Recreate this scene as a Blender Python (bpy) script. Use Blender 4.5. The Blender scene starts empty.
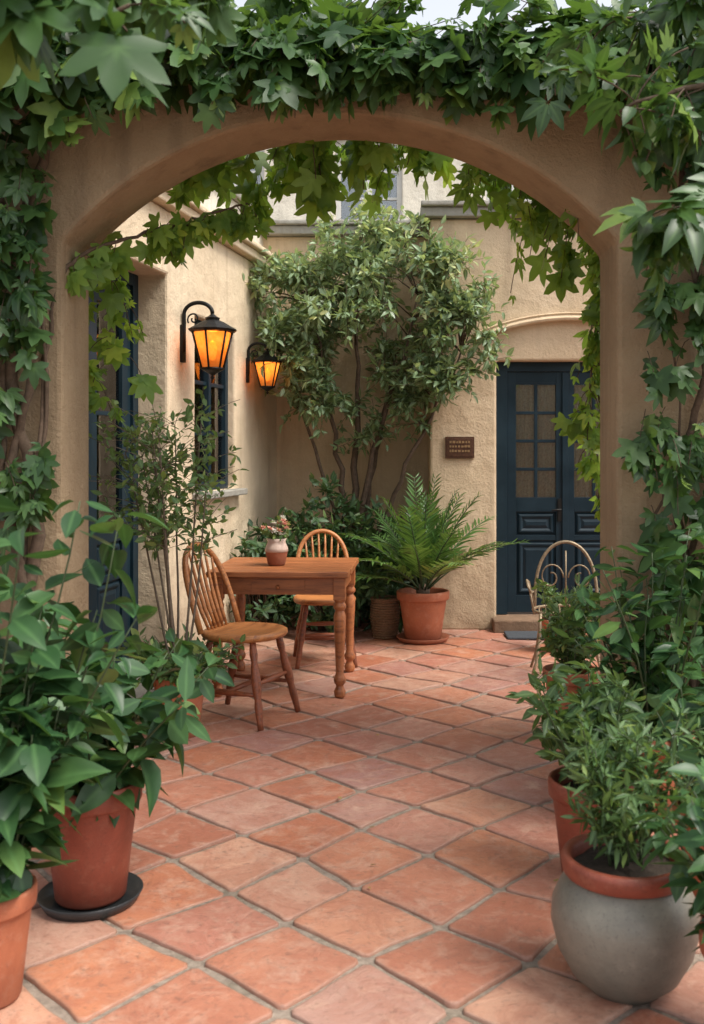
import bpy, math, random
import numpy as np
from mathutils import Vector, Matrix
random.seed(7); rng=np.random.default_rng(7)
U=random.uniform
sc=bpy.context.scene

# ------------------------------------------------------------------ materials
def newmat(name):
    m=bpy.data.materials.new(name); m.use_nodes=True
    nt=m.node_tree
    for n in list(nt.nodes): nt.nodes.remove(n)
    out=nt.nodes.new('ShaderNodeOutputMaterial')
    b=nt.nodes.new('ShaderNodeBsdfPrincipled')
    nt.links.new(b.outputs[0],out.inputs[0])
    return m,nt,b,out
def N(nt,t,**k):
    n=nt.nodes.new(t)
    for a,v in k.items(): setattr(n,a,v)
    return n
def noise(nt,scale,detail=6,rough=.6,vec=None,dist=0):
    n=N(nt,'ShaderNodeTexNoise'); n.inputs['Scale'].default_value=scale
    n.inputs['Detail'].default_value=detail; n.inputs['Roughness'].default_value=rough
    n.inputs['Distortion'].default_value=dist
    if vec: nt.links.new(vec,n.inputs['Vector'])
    return n.outputs['Fac']
def ramp(nt,fac,stops):
    r=N(nt,'ShaderNodeValToRGB'); e=r.color_ramp.elements
    while len(e)<len(stops): e.new(.5)
    for i,(p,c) in enumerate(stops):
        e[i].position=p; e[i].color=(*c,1) if len(c)==3 else c
    nt.links.new(fac,r.inputs[0]); return r.outputs[0]
def mix(nt,fac,a,b,mode='MIX'):
    m=N(nt,'ShaderNodeMix',data_type='RGBA',blend_type=mode)
    for s,v in ((0,fac),(6,a),(7,b)):
        if isinstance(v,(int,float)): m.inputs[s].default_value=v
        elif isinstance(v,tuple): m.inputs[s].default_value=(*v,1)
        else: nt.links.new(v,m.inputs[s])
    return m.outputs[2]
def maprange(nt,v,a,b,c=0,d=1):
    m=N(nt,'ShaderNodeMapRange'); nt.links.new(v,m.inputs[0])
    for i,x in enumerate((a,b,c,d)): m.inputs[i+1].default_value=x
    return m.outputs[0]
def bump(nt,b,h,strength,dist=.01,prev=None):
    n=N(nt,'ShaderNodeBump'); n.inputs['Strength'].default_value=strength
    n.inputs['Distance'].default_value=dist
    nt.links.new(h,n.inputs['Height'])
    if prev: nt.links.new(prev,n.inputs['Normal'])
    nt.links.new(n.outputs[0],b.inputs['Normal']); return n.outputs[0]
def wpos(nt): return N(nt,'ShaderNodeNewGeometry').outputs['Position']
def opos(nt): return N(nt,'ShaderNodeTexCoord').outputs['Object']
def sepz(nt,v,i=2):
    s=N(nt,'ShaderNodeSeparateXYZ'); nt.links.new(v,s.inputs[0]); return s.outputs[i]
def attr(nt,name):
    a=N(nt,'ShaderNodeAttribute'); a.attribute_name=name; return a.outputs['Fac']

def mat_stucco(name,base,dark,stain,rough_str=.5):
    m,nt,b,o=newmat(name); p=wpos(nt)
    n1=noise(nt,1.3,8,.65,p,.4); n2=noise(nt,7,6,.7,p)
    c=mix(nt,maprange(nt,n1,.35,.68),base,dark)
    c=mix(nt,maprange(nt,n2,.5,.8,0,.45),c,tuple(x*1.12 for x in base))
    mp=N(nt,'ShaderNodeMapping'); nt.links.new(p,mp.inputs[0]); mp.inputs['Scale'].default_value=(5,5,.35)
    n3=noise(nt,1.6,5,.6,mp.outputs[0])
    c=mix(nt,maprange(nt,n3,.52,.78,0,.6),c,stain)
    c=mix(nt,maprange(nt,noise(nt,38,4,.7,p),.56,.74,0,.35),c,dark)
    z=sepz(nt,p)
    zz=N(nt,'ShaderNodeMath',operation='ADD'); nt.links.new(z,zz.inputs[0])
    nt.links.new(maprange(nt,n2,0,1,-.35,.35),zz.inputs[1])
    c=mix(nt,maprange(nt,zz.outputs[0],.0,.55,.75,0),c,stain)
    nt.links.new(c,b.inputs['Base Color']); b.inputs['Roughness'].default_value=.93
    b.inputs['Specular IOR Level'].default_value=.2
    f=bump(nt,b,noise(nt,5,4,.5,p),.5,.05)
    f=bump(nt,b,noise(nt,50,5,.7,p),rough_str,.016,f)
    return m
M_wall=mat_stucco('stucco_warm',(.70,.57,.41),(.60,.475,.325),(.41,.31,.21))
M_wallb=mat_stucco('stucco_back',(.63,.49,.335),(.53,.40,.26),(.33,.245,.16))
M_upper=mat_stucco('stucco_upper',(.70,.65,.56),(.62,.56,.46),(.40,.36,.30))  # cream, kept paler: the stronger light up there is put into the colour
M_arch=mat_stucco('stucco_arch',(.38,.285,.18),(.29,.205,.125),(.155,.11,.072),.8)  # darker albedo: shade on the arch front is put into the colour
M_stone=mat_stucco('stone_ledge',(.36,.34,.30),(.27,.255,.22),(.14,.13,.11))
M_step=mat_stucco('step_stone',(.36,.22,.14),(.27,.16,.10),(.13,.09,.06))

def mat_leaf(name,dark,mid,light,rough=.42,trans=.28,vein=.5,tcol=None):
    m,nt,b,o=newmat(name)
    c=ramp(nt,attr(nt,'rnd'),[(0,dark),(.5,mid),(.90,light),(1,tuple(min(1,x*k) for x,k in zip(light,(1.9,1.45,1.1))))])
    n=noise(nt,14,2,.6,wpos(nt))
    c=mix(nt,maprange(nt,n,.35,.7,.0,.4),c,dark)
    c=mix(nt,maprange(nt,attr(nt,'mid'),.72,1.0,0,vein),c,tuple(min(1,x*1.6+.01) for x in light))
    nt.links.new(c,b.inputs['Base Color']); b.inputs['Roughness'].default_value=rough
    b.inputs['Specular IOR Level'].default_value=.45
    t=N(nt,'ShaderNodeBsdfTranslucent')
    tc=mix(nt,.6,c,tcol or (light[0]*2.2,light[1]*2.0,light[2]*.8)); nt.links.new(tc,t.inputs[0])
    ms=N(nt,'ShaderNodeMixShader'); ms.inputs[0].default_value=trans
    nt.links.new(b.outputs[0],ms.inputs[1]); nt.links.new(t.outputs[0],ms.inputs[2]); nt.links.new(ms.outputs[0],o.inputs[0])
    return m
L_vine=mat_leaf('leaf_vine',(.018,.052,.017),(.045,.105,.030),(.095,.185,.05),.42,.30,.3)
L_vineb=mat_leaf('leaf_vine_lit',(.06,.13,.025),(.13,.24,.045),(.23,.37,.08),.45,.45,.3)  # lighter copy of the vine leaf: light behind the arch painted into its colours
L_tree=mat_leaf('leaf_tree',(.08,.14,.065),(.17,.25,.13),(.30,.40,.24),.36,.25)
L_bush=mat_leaf('leaf_bush',(.02,.05,.022),(.045,.095,.04),(.08,.15,.06),.45,.2)
L_big=mat_leaf('leaf_broad',(.014,.045,.018),(.030,.088,.028),(.066,.15,.045),.42,.22,.4)
L_fine=mat_leaf('leaf_fine',(.035,.08,.032),(.08,.155,.055),(.15,.25,.09),.45,.3)
L_palm=mat_leaf('leaf_palm',(.025,.07,.018),(.06,.14,.035),(.13,.24,.065),.33,.22)

def mat_simple(name,col,rough=.5,metal=0,var=.3,scale=20,bstr=.1,spec=.5):
    m,nt,b,o=newmat(name); p=opos(nt)
    n=noise(nt,scale,6,.65,p)
    c=mix(nt,maprange(nt,n,.3,.7),col,tuple(x*(1-var) for x in col))
    nt.links.new(c,b.inputs['Base Color'])
    nt.links.new(maprange(nt,n,.3,.7,max(.05,rough-.1),min(1,rough+.12)),b.inputs['Roughness'])
    b.inputs['Metallic'].default_value=metal; b.inputs['Specular IOR Level'].default_value=spec
    if bstr: bump(nt,b,noise(nt,scale*3,4,.6,p),bstr,.004)
    return m
M_bark=mat_simple('bark',(.13,.085,.055),.9,0,.5,30,.8)
M_barkg=mat_simple('bark_pale',(.20,.155,.11),.9,0,.45,30,.6)
M_stem=mat_simple('green_stem',(.06,.09,.035),.6,0,.3,30,.1)
M_iron=mat_simple('black_iron',(.02,.02,.019),.45,.6,.3,40,.2)
M_ironp=mat_simple('pale_iron',(.36,.27,.17),.5,.3,.5,40,.3)
M_soil=mat_simple('soil',(.05,.033,.022),1,0,.6,60,1)
M_white=mat_simple('white_paint',(.66,.65,.62),.5,0,.15,12,.1)
M_curtain=mat_simple('lace_curtain',(.80,.76,.64),.9,0,.5,60,.3)
M_dark=mat_simple('dark_interior',(.03,.03,.03),.9,0,.3,5,0)
M_mat=mat_simple('mat_fibre',(.075,.085,.10),1,0,.6,120,1)
M_bronze=mat_simple('bronze',(.12,.05,.025),.5,.4,.6,60,.5)
M_letter=mat_simple('bronze_letters',(.38,.24,.12),.45,.6,.3,60,.2)
M_sauc=mat_simple('dark_saucer',(.03,.033,.035),.4,0,.3,20,.1)
M_wicker=mat_simple('wicker',(.22,.13,.07),.8,0,.5,70,.8)

def mat_paint(name,col):
    m,nt,b,o=newmat(name); p=opos(nt)
    mp=N(nt,'ShaderNodeMapping'); nt.links.new(p,mp.inputs[0]); mp.inputs['Scale'].default_value=(30,30,1.5)
    n=noise(nt,2,6,.6,mp.outputs[0]); n2=noise(nt,4,5,.7,p)
    c=mix(nt,maprange(nt,n2,.35,.7),col,tuple(x*1.5+.001 for x in col))
    nt.links.new(c,b.inputs['Base Color']); nt.links.new(maprange(nt,n2,.3,.7,.36,.55),b.inputs['Roughness'])
    b.inputs['Specular IOR Level'].default_value=.28
    bump(nt,b,n,.25,.002); return m
M_blue=mat_paint('navy_paint',(.006,.018,.027))

def mat_pot(name,c1,c2,chalk,rough=.75,speck=None):
    m,nt,b,o=newmat(name); p=opos(nt)
    n=noise(nt,5,7,.7,p,.5); n2=noise(nt,22,5,.7,p)
    c=mix(nt,maprange(nt,n,.35,.65),c1,c2)
    c=mix(nt,maprange(nt,n2,.52,.8,0,.55),c,chalk)
    if speck: c=mix(nt,maprange(nt,noise(nt,90,4,.8,p),.57,.66,0,.6),c,speck)
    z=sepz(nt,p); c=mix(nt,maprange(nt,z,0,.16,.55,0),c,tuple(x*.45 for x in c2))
    nt.links.new(c,b.inputs['Base Color']); b.inputs['Roughness'].default_value=rough
    f=bump(nt,b,noise(nt,60,4,.6,p),.2,.005)
    mp=N(nt,'ShaderNodeMapping'); nt.links.new(p,mp.inputs[0]); mp.inputs['Scale'].default_value=(.3,.3,40)
    bump(nt,b,noise(nt,2,3,.5,mp.outputs[0]),.15,.005,f)
    return m
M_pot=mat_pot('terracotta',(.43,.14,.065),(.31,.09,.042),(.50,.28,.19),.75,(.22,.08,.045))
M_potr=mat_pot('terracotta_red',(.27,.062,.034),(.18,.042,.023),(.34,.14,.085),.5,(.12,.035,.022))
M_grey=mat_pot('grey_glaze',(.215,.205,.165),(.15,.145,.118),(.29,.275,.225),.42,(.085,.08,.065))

def mat_wood(name,c1,c2):
    m,nt,b,o=newmat(name); p=opos(nt)
    mp=N(nt,'ShaderNodeMapping'); nt.links.new(p,mp.inputs[0]); mp.inputs['Scale'].default_value=(1.2,14,14)
    n=noise(nt,3,8,.65,mp.outputs[0],1.2); n2=noise(nt,3,5,.6,p)
    c=ramp(nt,n,[(.3,c2),(.5,c1),(.75,tuple(x*1.25 for x in c1))])
    c=mix(nt,maprange(nt,n2,.45,.75,0,.6),c,c2)
    nt.links.new(c,b.inputs['Base Color']); nt.links.new(maprange(nt,n,.3,.7,.30,.6),b.inputs['Roughness'])
    bump(nt,b,n,.25,.003); return m
M_wood=mat_wood('table_wood',(.36,.125,.042),(.14,.042,.016))
M_woodl=mat_wood('chair_seat_wood',(.46,.18,.055),(.20,.065,.024))
M_woodd=mat_wood('chair_wood',(.24,.07,.028),(.10,.03,.014))

def mat_glass(name,tint=(.9,.94,.95),fac=.30):
    m,nt,b,o=newmat(name)
    g=N(nt,'ShaderNodeBsdfGlossy'); g.inputs['Roughness'].default_value=.03
    t=N(nt,'ShaderNodeBsdfTransparent'); t.inputs[0].default_value=(*tint,1)
    fr=N(nt,'ShaderNodeFresnel'); fr.inputs[0].default_value=1.7
    ms=N(nt,'ShaderNodeMixShader'); nt.links.new(maprange(nt,fr.outputs[0],0,1,fac*.35,1),ms.inputs[0])
    nt.links.new(t.outputs[0],ms.inputs[1]); nt.links.new(g.outputs[0],ms.inputs[2]); nt.links.new(ms.outputs[0],o.inputs[0])
    bmp=N(nt,'ShaderNodeBump'); bmp.inputs['Strength'].default_value=.05
    nt.links.new(noise(nt,5,2,.5,wpos(nt)),bmp.inputs['Height']); nt.links.new(bmp.outputs[0],g.inputs['Normal'])
    return m
M_glass=mat_glass('window_glass')
def mat_emit(name,c,s):
    m,nt,b,o=newmat(name); b.inputs['Emission Color'].default_value=(*c,1); b.inputs['Emission Strength'].default_value=s
    b.inputs['Base Color'].default_value=(*c,1); return m
M_bulb=mat_emit('bulb',(1,.55,.16),2.2)

def mat_tile():
    m,nt,b,o=newmat('terracotta_tile'); p=wpos(nt); r=attr(nt,'rnd')
    ad=N(nt,'ShaderNodeVectorMath',operation='ADD'); nt.links.new(p,ad.inputs[0])
    cx=N(nt,'ShaderNodeCombineXYZ'); ml=N(nt,'ShaderNodeMath',operation='MULTIPLY'); nt.links.new(r,ml.inputs[0]); ml.inputs[1].default_value=37
    nt.links.new(ml.outputs[0],cx.inputs[2]); nt.links.new(cx.outputs[0],ad.inputs[1]); q=ad.outputs[0]
    c=ramp(nt,r,[(0,(.32,.125,.085)),(.12,(.45,.16,.085)),(.28,(.54,.22,.12)),(.42,(.42,.18,.135)),(.56,(.58,.32,.22)),(.70,(.35,.185,.165)),(.84,(.50,.175,.085)),(.93,(.62,.36,.25)),(1,(.33,.19,.175))])
    n=noise(nt,5,8,.72,q,.8)
    c=mix(nt,maprange(nt,n,.42,.60,.0,.6),c,(.34,.12,.07))
    n2=noise(nt,9,8,.78,q,.6)
    c=mix(nt,maprange(nt,n2,.49,.66,0,.6),c,(.58,.38,.28))
    n3=noise(nt,38,6,.78,q)
    c=mix(nt,maprange(nt,n3,.54,.66,0,.6),c,(.17,.09,.065))
    c=mix(nt,maprange(nt,noise(nt,.6,4,.6,p),.42,.7,0,.4),c,(.26,.145,.11))
    e=attr(nt,'mid'); c=mix(nt,maprange(nt,e,0,.9,.5,0),c,(.28,.18,.135))
    nt.links.new(c,b.inputs['Base Color'])
    nt.links.new(maprange(nt,n,.35,.65,.28,.60),b.inputs['Roughness'])
    f=bump(nt,b,n,.5,.02); bump(nt,b,noise(nt,60,6,.8,q),.5,.006,f)
    return m
M_tile=mat_tile()
def mat_ground():
    m,nt,b,o=newmat('grout_ground'); p=wpos(nt)
    c=ramp(nt,noise(nt,30,6,.7,p),[(.3,(.15,.115,.09)),(.55,(.30,.24,.19)),(.8,(.43,.36,.29))])
    g=maprange(nt,noise(nt,3,5,.7,p),.5,.7,0,.55); c=mix(nt,g,c,(.10,.095,.055))
    nt.links.new(c,b.inputs['Base Color']); b.inputs['Roughness'].default_value=1
    bump(nt,b,noise(nt,120,4,.7,p),.8,.006); return m
M_ground=mat_ground()

# ------------------------------------------------------------------ mesh builder
def nrm(v):
    v=np.asarray(v,float); return v/(np.linalg.norm(v,axis=-1,keepdims=True)+1e-9)
class MB:
    def __init__(s): s.v=[];s.f=[];s.m=[];s.sm=[];s.r=[];s.k=[];s.nv=0
    def add(s,V,F,mat=0,smooth=False,rnd=.5,mid=.5):
        V=np.asarray(V,float).reshape(-1,3); o=s.nv; s.v.append(V); s.nv+=len(V)
        s.r.append(np.broadcast_to(np.asarray(rnd,float),(len(V),)).copy()); s.k.append(np.broadcast_to(np.asarray(mid,float),(len(V),)).copy())
        for f in F: s.f.append([i+o for i in f])
        s.m+= [mat]*len(F); s.sm+=[smooth]*len(F)
    def box(s,x0,x1,y0,y1,z0,z1,mat=0):
        V=[(x,y,z) for x in(x0,x1) for y in(y0,y1) for z in(z0,z1)]
        s.add(V,[(0,1,3,2),(4,6,7,5),(0,4,5,1),(2,3,7,6),(0,2,6,4),(1,5,7,3)],mat)
    def tube(s,P,R,mat=0,n=8,closed=False,rnd=.5):
        P=np.asarray(P,float); k=len(P); R=np.broadcast_to(np.asarray(R,float),(k,))
        T=np.gradient(P,axis=0) if k>2 else np.repeat([P[-1]-P[0]],k,0); T=nrm(T)
        ref=np.array([0,0,1.]) if abs(T[0][2])<.9 else np.array([1.,0,0])
        A=nrm(np.cross(T[0],ref)); V=[]
        for i in range(k):
            A=A-T[i]*np.dot(A,T[i]); A=nrm(A); B=np.cross(T[i],A)
            for j in range(n):
                a=2*math.pi*j/n; V.append(P[i]+R[i]*(A*math.cos(a)+B*math.sin(a)))
        F=[(i*n+j,i*n+(j+1)%n,(i+1)*n+(j+1)%n,(i+1)*n+j) for i in range(k-1) for j in range(n)]
        F+= [tuple(range(n))[::-1],tuple((k-1)*n+j for j in range(n))]
        s.add(V,F,mat,True,rnd)
    def lathe(s,prof,mat=0,n=28,c=(0,0,0),smooth=True,cap=True):
        V=[];k=len(prof)
        for r,z in prof:
            for j in range(n):
                a=2*math.pi*j/n; V.append((c[0]+r*math.cos(a),c[1]+r*math.sin(a),c[2]+z))
        F=[(i*n+j,i*n+(j+1)%n,(i+1)*n+(j+1)%n,(i+1)*n+j) for i in range(k-1) for j in range(n)]
        if cap: F+=[tuple(range(n))[::-1],tuple((k-1)*n+j for j in range(n))]
        s.add(V,F,mat,smooth)
    def leaves(s,tm,P,T,Nn,S,mat=0,rnd=None):
        tv,tf,tk=tm; P=np.asarray(P,float); n=len(P)
        if n==0: return
        T=nrm(T); B=nrm(np.cross(T,Nn)); Nn=np.cross(B,T); S=np.asarray(S,float).reshape(-1,1,1)
        cz=rng.uniform(-.3,1.9,(n,1,1)); wx=rng.uniform(.8,1.15,(n,1,1))
        V=P[:,None,:]+S*(tv[None,:,0:1]*wx*B[:,None,:]+tv[None,:,1:2]*T[:,None,:]+tv[None,:,2:3]*cz*Nn[:,None,:])
        m=len(tv); o=s.nv; s.v.append(V.reshape(-1,3)); s.nv+=n*m
        if rnd is None: rnd=rng.random(n)
        s.r.append(np.repeat(rnd,m)); s.k.append(np.tile(tk,n))
        base=o+np.arange(n)*m
        for b in base.tolist():
            for f in tf: s.f.append([b+i for i in f])
        s.m+=[mat]*(n*len(tf)); s.sm+=[True]*(n*len(tf))
    def obj(s,name,mats,parent=None,loc=None,rotz=0,bevel=0,weld=False):
        me=bpy.data.meshes.new(name); V=np.concatenate(s.v)
        me.from_pydata(V.tolist(),[],s.f)
        for m in mats: me.materials.append(m)
        me.polygons.foreach_set('material_index',s.m); me.polygons.foreach_set('use_smooth',s.sm)
        a=me.attributes.new('rnd','FLOAT','POINT'); a.data.foreach_set('value',np.concatenate(s.r).astype(np.float32))
        a=me.attributes.new('mid','FLOAT','POINT'); a.data.foreach_set('value',np.concatenate(s.k).astype(np.float32))
        me.update()
        if weld:
            import bmesh
            bm=bmesh.new(); bm.from_mesh(me); bmesh.ops.remove_doubles(bm,verts=bm.verts,dist=1e-4)
            bmesh.ops.recalc_face_normals(bm,faces=bm.faces); bm.to_mesh(me); bm.free()
        ob=bpy.data.objects.new(name,me); sc.collection.objects.link(ob)
        if parent: ob.parent=parent
        if loc: ob.location=loc
        ob.rotation_euler=(0,0,rotz)
        if bevel:
            bv=ob.modifiers.new('bevel','BEVEL'); bv.width=bevel; bv.segments=2; bv.limit_method='ANGLE'; bv.angle_limit=math.radians(40)
        return ob
def empty(name,loc=(0,0,0),rotz=0,scale=1):
    e=bpy.data.objects.new(name,None); e.location=loc; e.rotation_euler=(0,0,rotz); e.empty_display_size=.2; e.scale=(scale,)*3
    sc.collection.objects.link(e); return e

def t_oval(w,c=.18,fold=.07,seg=3):
    ys=np.linspace(0,1,seg+2); V=[(0,0,0)];K=[1]
    for y in ys[1:-1]:
        ww=w*math.sin(math.pi*y**.8)**.9; z=-c*y*y
        V+=[(-ww,y,z+fold*ww/w),(0,y,z),(ww,y,z+fold*ww/w)];K+=[0,1,0]
    V.append((0,1,-c)); K.append(.8); F=[(0,2,1),(0,3,2)]
    for i in range(seg-1):
        a=1+i*3; F+=[(a,a+1,a+4,a+3),(a+1,a+2,a+5,a+4)]
    a=1+(seg-1)*3; t=len(V)-1; F+=[(a,a+1,t),(a+1,a+2,t)]
    return np.array(V,float),F,np.array(K,float)
def t_lobed():
    o=[(0,1),(14,.72),(27,.5),(40,.78),(52,.92),(66,.66),(80,.45),(98,.62),(112,.70),(135,.42),(165,.22)]
    pts=[(r*math.sin(math.radians(a)),r*math.cos(math.radians(a)),-.16*r*r+(.05 if r<.6 else 0)) for a,r in o]
    pts=[(x,y,z) for x,y,z in pts]+[(-x,y,z) for x,y,z in pts[1:][::-1]]
    V=[(0,.05,.03)]+pts; n=len(pts)
    return np.array(V,float)+np.array([0,.25,0]),[(0,1+i,1+(i+1)%n) for i in range(n)],np.array([1.]+[.15]*n)
def t_palmate(k=5,w=.16):
    V=[];F=[];K=[]
    for a,L in {5:((-80,.62),(-40,.88),(0,1),(40,.88),(80,.62)),3:((-50,.85),(0,1),(50,.85))}[k]:
        ca,sa=math.cos(math.radians(a)),math.sin(math.radians(a)); o=len(V)
        for x,y,z,kk in ((0,.06,0,1),(-w,.35,.04,0),(0,.4,-.01,1),(w,.35,.04,0),(-w*.8,.68,-.02,0),(0,.7,-.07,1),(w*.8,.68,-.02,0),(0,1,-.18,.6)):
            x,y,z=x*L*1.1,y*L,z*L
            V.append((x*ca+y*sa,y*ca-x*sa,z));K.append(kk)
        F+=[(o,o+2,o+1),(o,o+3,o+2),(o+1,o+2,o+5,o+4),(o+2,o+3,o+6,o+5),(o+4,o+5,o+7),(o+5,o+6,o+7)]
    return np.array(V,float),F,np.array(K,float)
T_OV=t_oval(.22,.2,.07,3); T_NAR=t_oval(.13,.15,.04,2); T_WIDE=t_oval(.27,.26,.10,4); T_SM=t_oval(.24,.12,.06,2)
T_LOB=t_lobed(); T_PAL=t_palmate(5,.17); T_TRI=t_palmate(3,.17)

def shoot(p,d,L,droop,seg=7,wob=.25):
    P=[np.array(p,float)]; d=nrm(d); st=L/seg
    for i in range(seg):
        d=nrm(d+np.array([U(-wob,wob),U(-wob,wob),U(-wob,wob)*.6-droop])*1.0/seg*2)
        P.append(P[-1]+d*st)
    return np.array(P)
def dress(mb,P,n,size,outward=(0,0,0),tm=T_LOB,lm=0,t0=.1,down=.8,spread=.8,up=.7,petiole=.4,b=.5,bs=.28):
    k=len(P)-1; t=np.sort(rng.uniform(t0,1,n))*k; i=np.minimum(t.astype(int),k-1); f=(t-i)[:,None]
    X=P[i]*(1-f)+P[i+1]*f; D=nrm(P[i+1]-P[i])
    R=nrm(rng.normal(size=(n,3))); out=np.asarray(outward,float)
    T=nrm(R*spread+D*.5+out*.4+np.array([0,0,-down]))
    Nn=nrm(out*.9+np.array([0,0,up])+rng.normal(size=(n,3))*.5)
    S=size*rng.uniform(.5,1.3,n)
    rr=np.clip(rng.normal(b,bs,n),0,1)
    mb.leaves(tm,X+R*S[:,None]*petiole*.5,T,Nn,S,lm,rr)

# ------------------------------------------------------------------ ground + paving
g=MB(); g.add([(-150,-150,0),(150,-150,0),(150,150,0),(-150,150,0)],[(0,1,2,3)]); g.obj('ground',[M_ground])
tb=MB(); side=.345; ang=math.radians(47); ca,sa=math.cos(ang),math.sin(ang)
jit={}
def corner(i,j):
    if (i,j) not in jit: jit[(i,j)]=np.array([i*side+U(-.036,.036)+.018*math.sin(j*.7),j*side+U(-.036,.036)+.018*math.sin(i*.9)])
    return jit[(i,j)]
for i in range(-30,50):
    for j in range(-30,50):
        cs=[corner(i,j),corner(i+1,j),corner(i+1,j+1),corner(i,j+1)]
        c=sum(cs)/4; wx=c[0]*ca-c[1]*sa; wy=c[0]*sa+c[1]*ca
        if not(-4<wx<4 and .4<wy<9.4): continue
        cs=[c+(k-c)*(1-.0115/np.linalg.norm(k-c)) for k in cs]   # shrink each corner toward the centre: leaves the joint
        ring=[]
        for a in range(4):
            p,q=cs[a],cs[(a+1)%4]; d=q-p; n2=np.array([-d[1],d[0]])/np.linalg.norm(d)
            bul=U(-.004,.011); ph=U(0,6)
            for t in (.05,.12,.22,.36,.5,.64,.78,.88,.95):
                e=p+d*t + n2*(math.sin(math.pi*t)*(bul+.0025*math.sin(t*9+ph))+.0012+U(-.0014,.0014))
                ring.append(e)
        ring=np.array(ring); n=len(ring); tz=[U(-.006,.006),U(-.006,.006)]; h0=U(.0075,.013)
        V=[];K=[]
        for sc_,h,k in ((1.0,-.002,0),(.996,h0-.004,0),(.98,h0-.0006,.2),(.945,h0,.7),(.8,h0+.0004,1)):
            for e in ring:
                q=c+(e-c)*sc_; l=(e-c)/side
                z=h+(l[0]*tz[0]+l[1]*tz[1]) if h>0 else h
                V.append((q[0]*ca-q[1]*sa,q[0]*sa+q[1]*ca,z)); K.append(k)
        V.append((wx,wy,h0+.0006)); K.append(1)
        F=[(r*n+a,r*n+(a+1)%n,(r+1)*n+(a+1)%n,(r+1)*n+a) for r in range(4) for a in range(n)]
        F+=[(4*n+a,4*n+(a+1)%n,5*n) for a in range(n)]
        tb.add(V,F,0,True,rng.random(),K)
tb.obj('terracotta_pavement',[M_tile])

# ------------------------------------------------------------------ walls
def wall_open(mb,x0,x1,z0,z1,ops,y0,y1,mat=0):
    xs=sorted({x0,x1,*[o[0] for o in ops],*[o[1] for o in ops]}); zs=sorted({z0,z1,*[o[2] for o in ops],*[o[3] for o in ops]})
    def fill(i,j):
        if i<0 or j<0 or i>=len(xs)-1 or j>=len(zs)-1: return False
        cx=(xs[i]+xs[i+1])/2; cz=(zs[j]+zs[j+1])/2
        return not any(o[0]<cx<o[1] and o[2]<cz<o[3] for o in ops)
    for i in range(len(xs)-1):
        for j in range(len(zs)-1):
            if not fill(i,j): continue
            a,b,c,d=xs[i],xs[i+1],zs[j],zs[j+1]
            mb.add([(a,y0,c),(b,y0,c),(b,y0,d),(a,y0,d)],[(0,1,2,3)],mat)
            mb.add([(a,y1,c),(b,y1,c),(b,y1,d),(a,y1,d)],[(3,2,1,0)],mat)
            if not fill(i-1,j): mb.add([(a,y0,c),(a,y1,c),(a,y1,d),(a,y0,d)],[(3,2,1,0)],mat)
            if not fill(i+1,j): mb.add([(b,y0,c),(b,y1,c),(b,y1,d),(b,y0,d)],[(0,1,2,3)],mat)
            if not fill(i,j-1): mb.add([(a,y0,c),(b,y0,c),(b,y1,c),(a,y1,c)],[(3,2,1,0)],mat)
            if not fill(i,j+1): mb.add([(a,y0,d),(b,y0,d),(b,y1,d),(a,y1,d)],[(0,1,2,3)],mat)

def door_leaf(mb,x0,x1,z0,z1,y,gz,cols,rows,t=.045,panels=True,st=.075):
    g0,g1=gz
    mb.box(x0,x0+st,y,y+t,z0,z1); mb.box(x1-st,x1,y,y+t,z0,z1)
    mb.box(x0+st,x1-st,y+.002,y+t,z1-.09,z1); mb.box(x0+st,x1-st,y+.002,y+t,z0,z0+.14)
    mb.box(x0+st,x1-st,y+.002,y+t,g0-.12,g0)
    if g1<z1-.1: mb.box(x0+st,x1-st,y+.002,y+t,g1,z1-.09)
    a,b=x0+st,x1-st
    for i in range(1,cols):
        xx=a+(b-a)*i/cols; mb.box(xx-.014,xx+.014,y+.008,y+t-.004,g0,g1)
    for j in range(1,rows):
        zz=g0+(g1-g0)*j/rows; mb.box(a,b,y+.010,y+t-.006,zz-.013,zz+.013)
    mb.box(a,b,y+.022,y+.027,g0,g1,1)
    n=30; xs=np.linspace(a,b,n); V=[];
    for i,xx in enumerate(xs): V+=[(xx,y+.046+.006*math.sin(i*1.9),g0),(xx,y+.046+.006*math.sin(i*1.9),g1)]
    mb.add(V,[(2*i,2*i+2,2*i+3,2*i+1) for i in range(n-1)],2,True)
    pz0,pz1=z0+.14,g0-.12
    mb.box(a,b,y+.022,y+.034,pz0,pz1)
    def raised(c,d):
        V=[];
        for ins,yy in ((.012,y+.0215),(.03,y+.004),(.042,y+.004),(.06,y+.016),(.085,y+.006)):
            V+=[(a+ins,yy,c+ins),(b-ins,yy,c+ins),(b-ins,yy,d-ins),(a+ins,yy,d-ins)]
        F=[(r*4+k,r*4+(k+1)%4,(r+1)*4+(k+1)%4,(r+1)*4+k) for r in range(4) for k in range(4)]+[(16,17,18,19)]
        mb.add(V,F,0)
    if panels:
        raised(pz0,pz1-.24); mb.box(a,b,y+.003,y+t,pz1-.24,pz1-.20); raised(pz1-.20,pz1)

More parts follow.
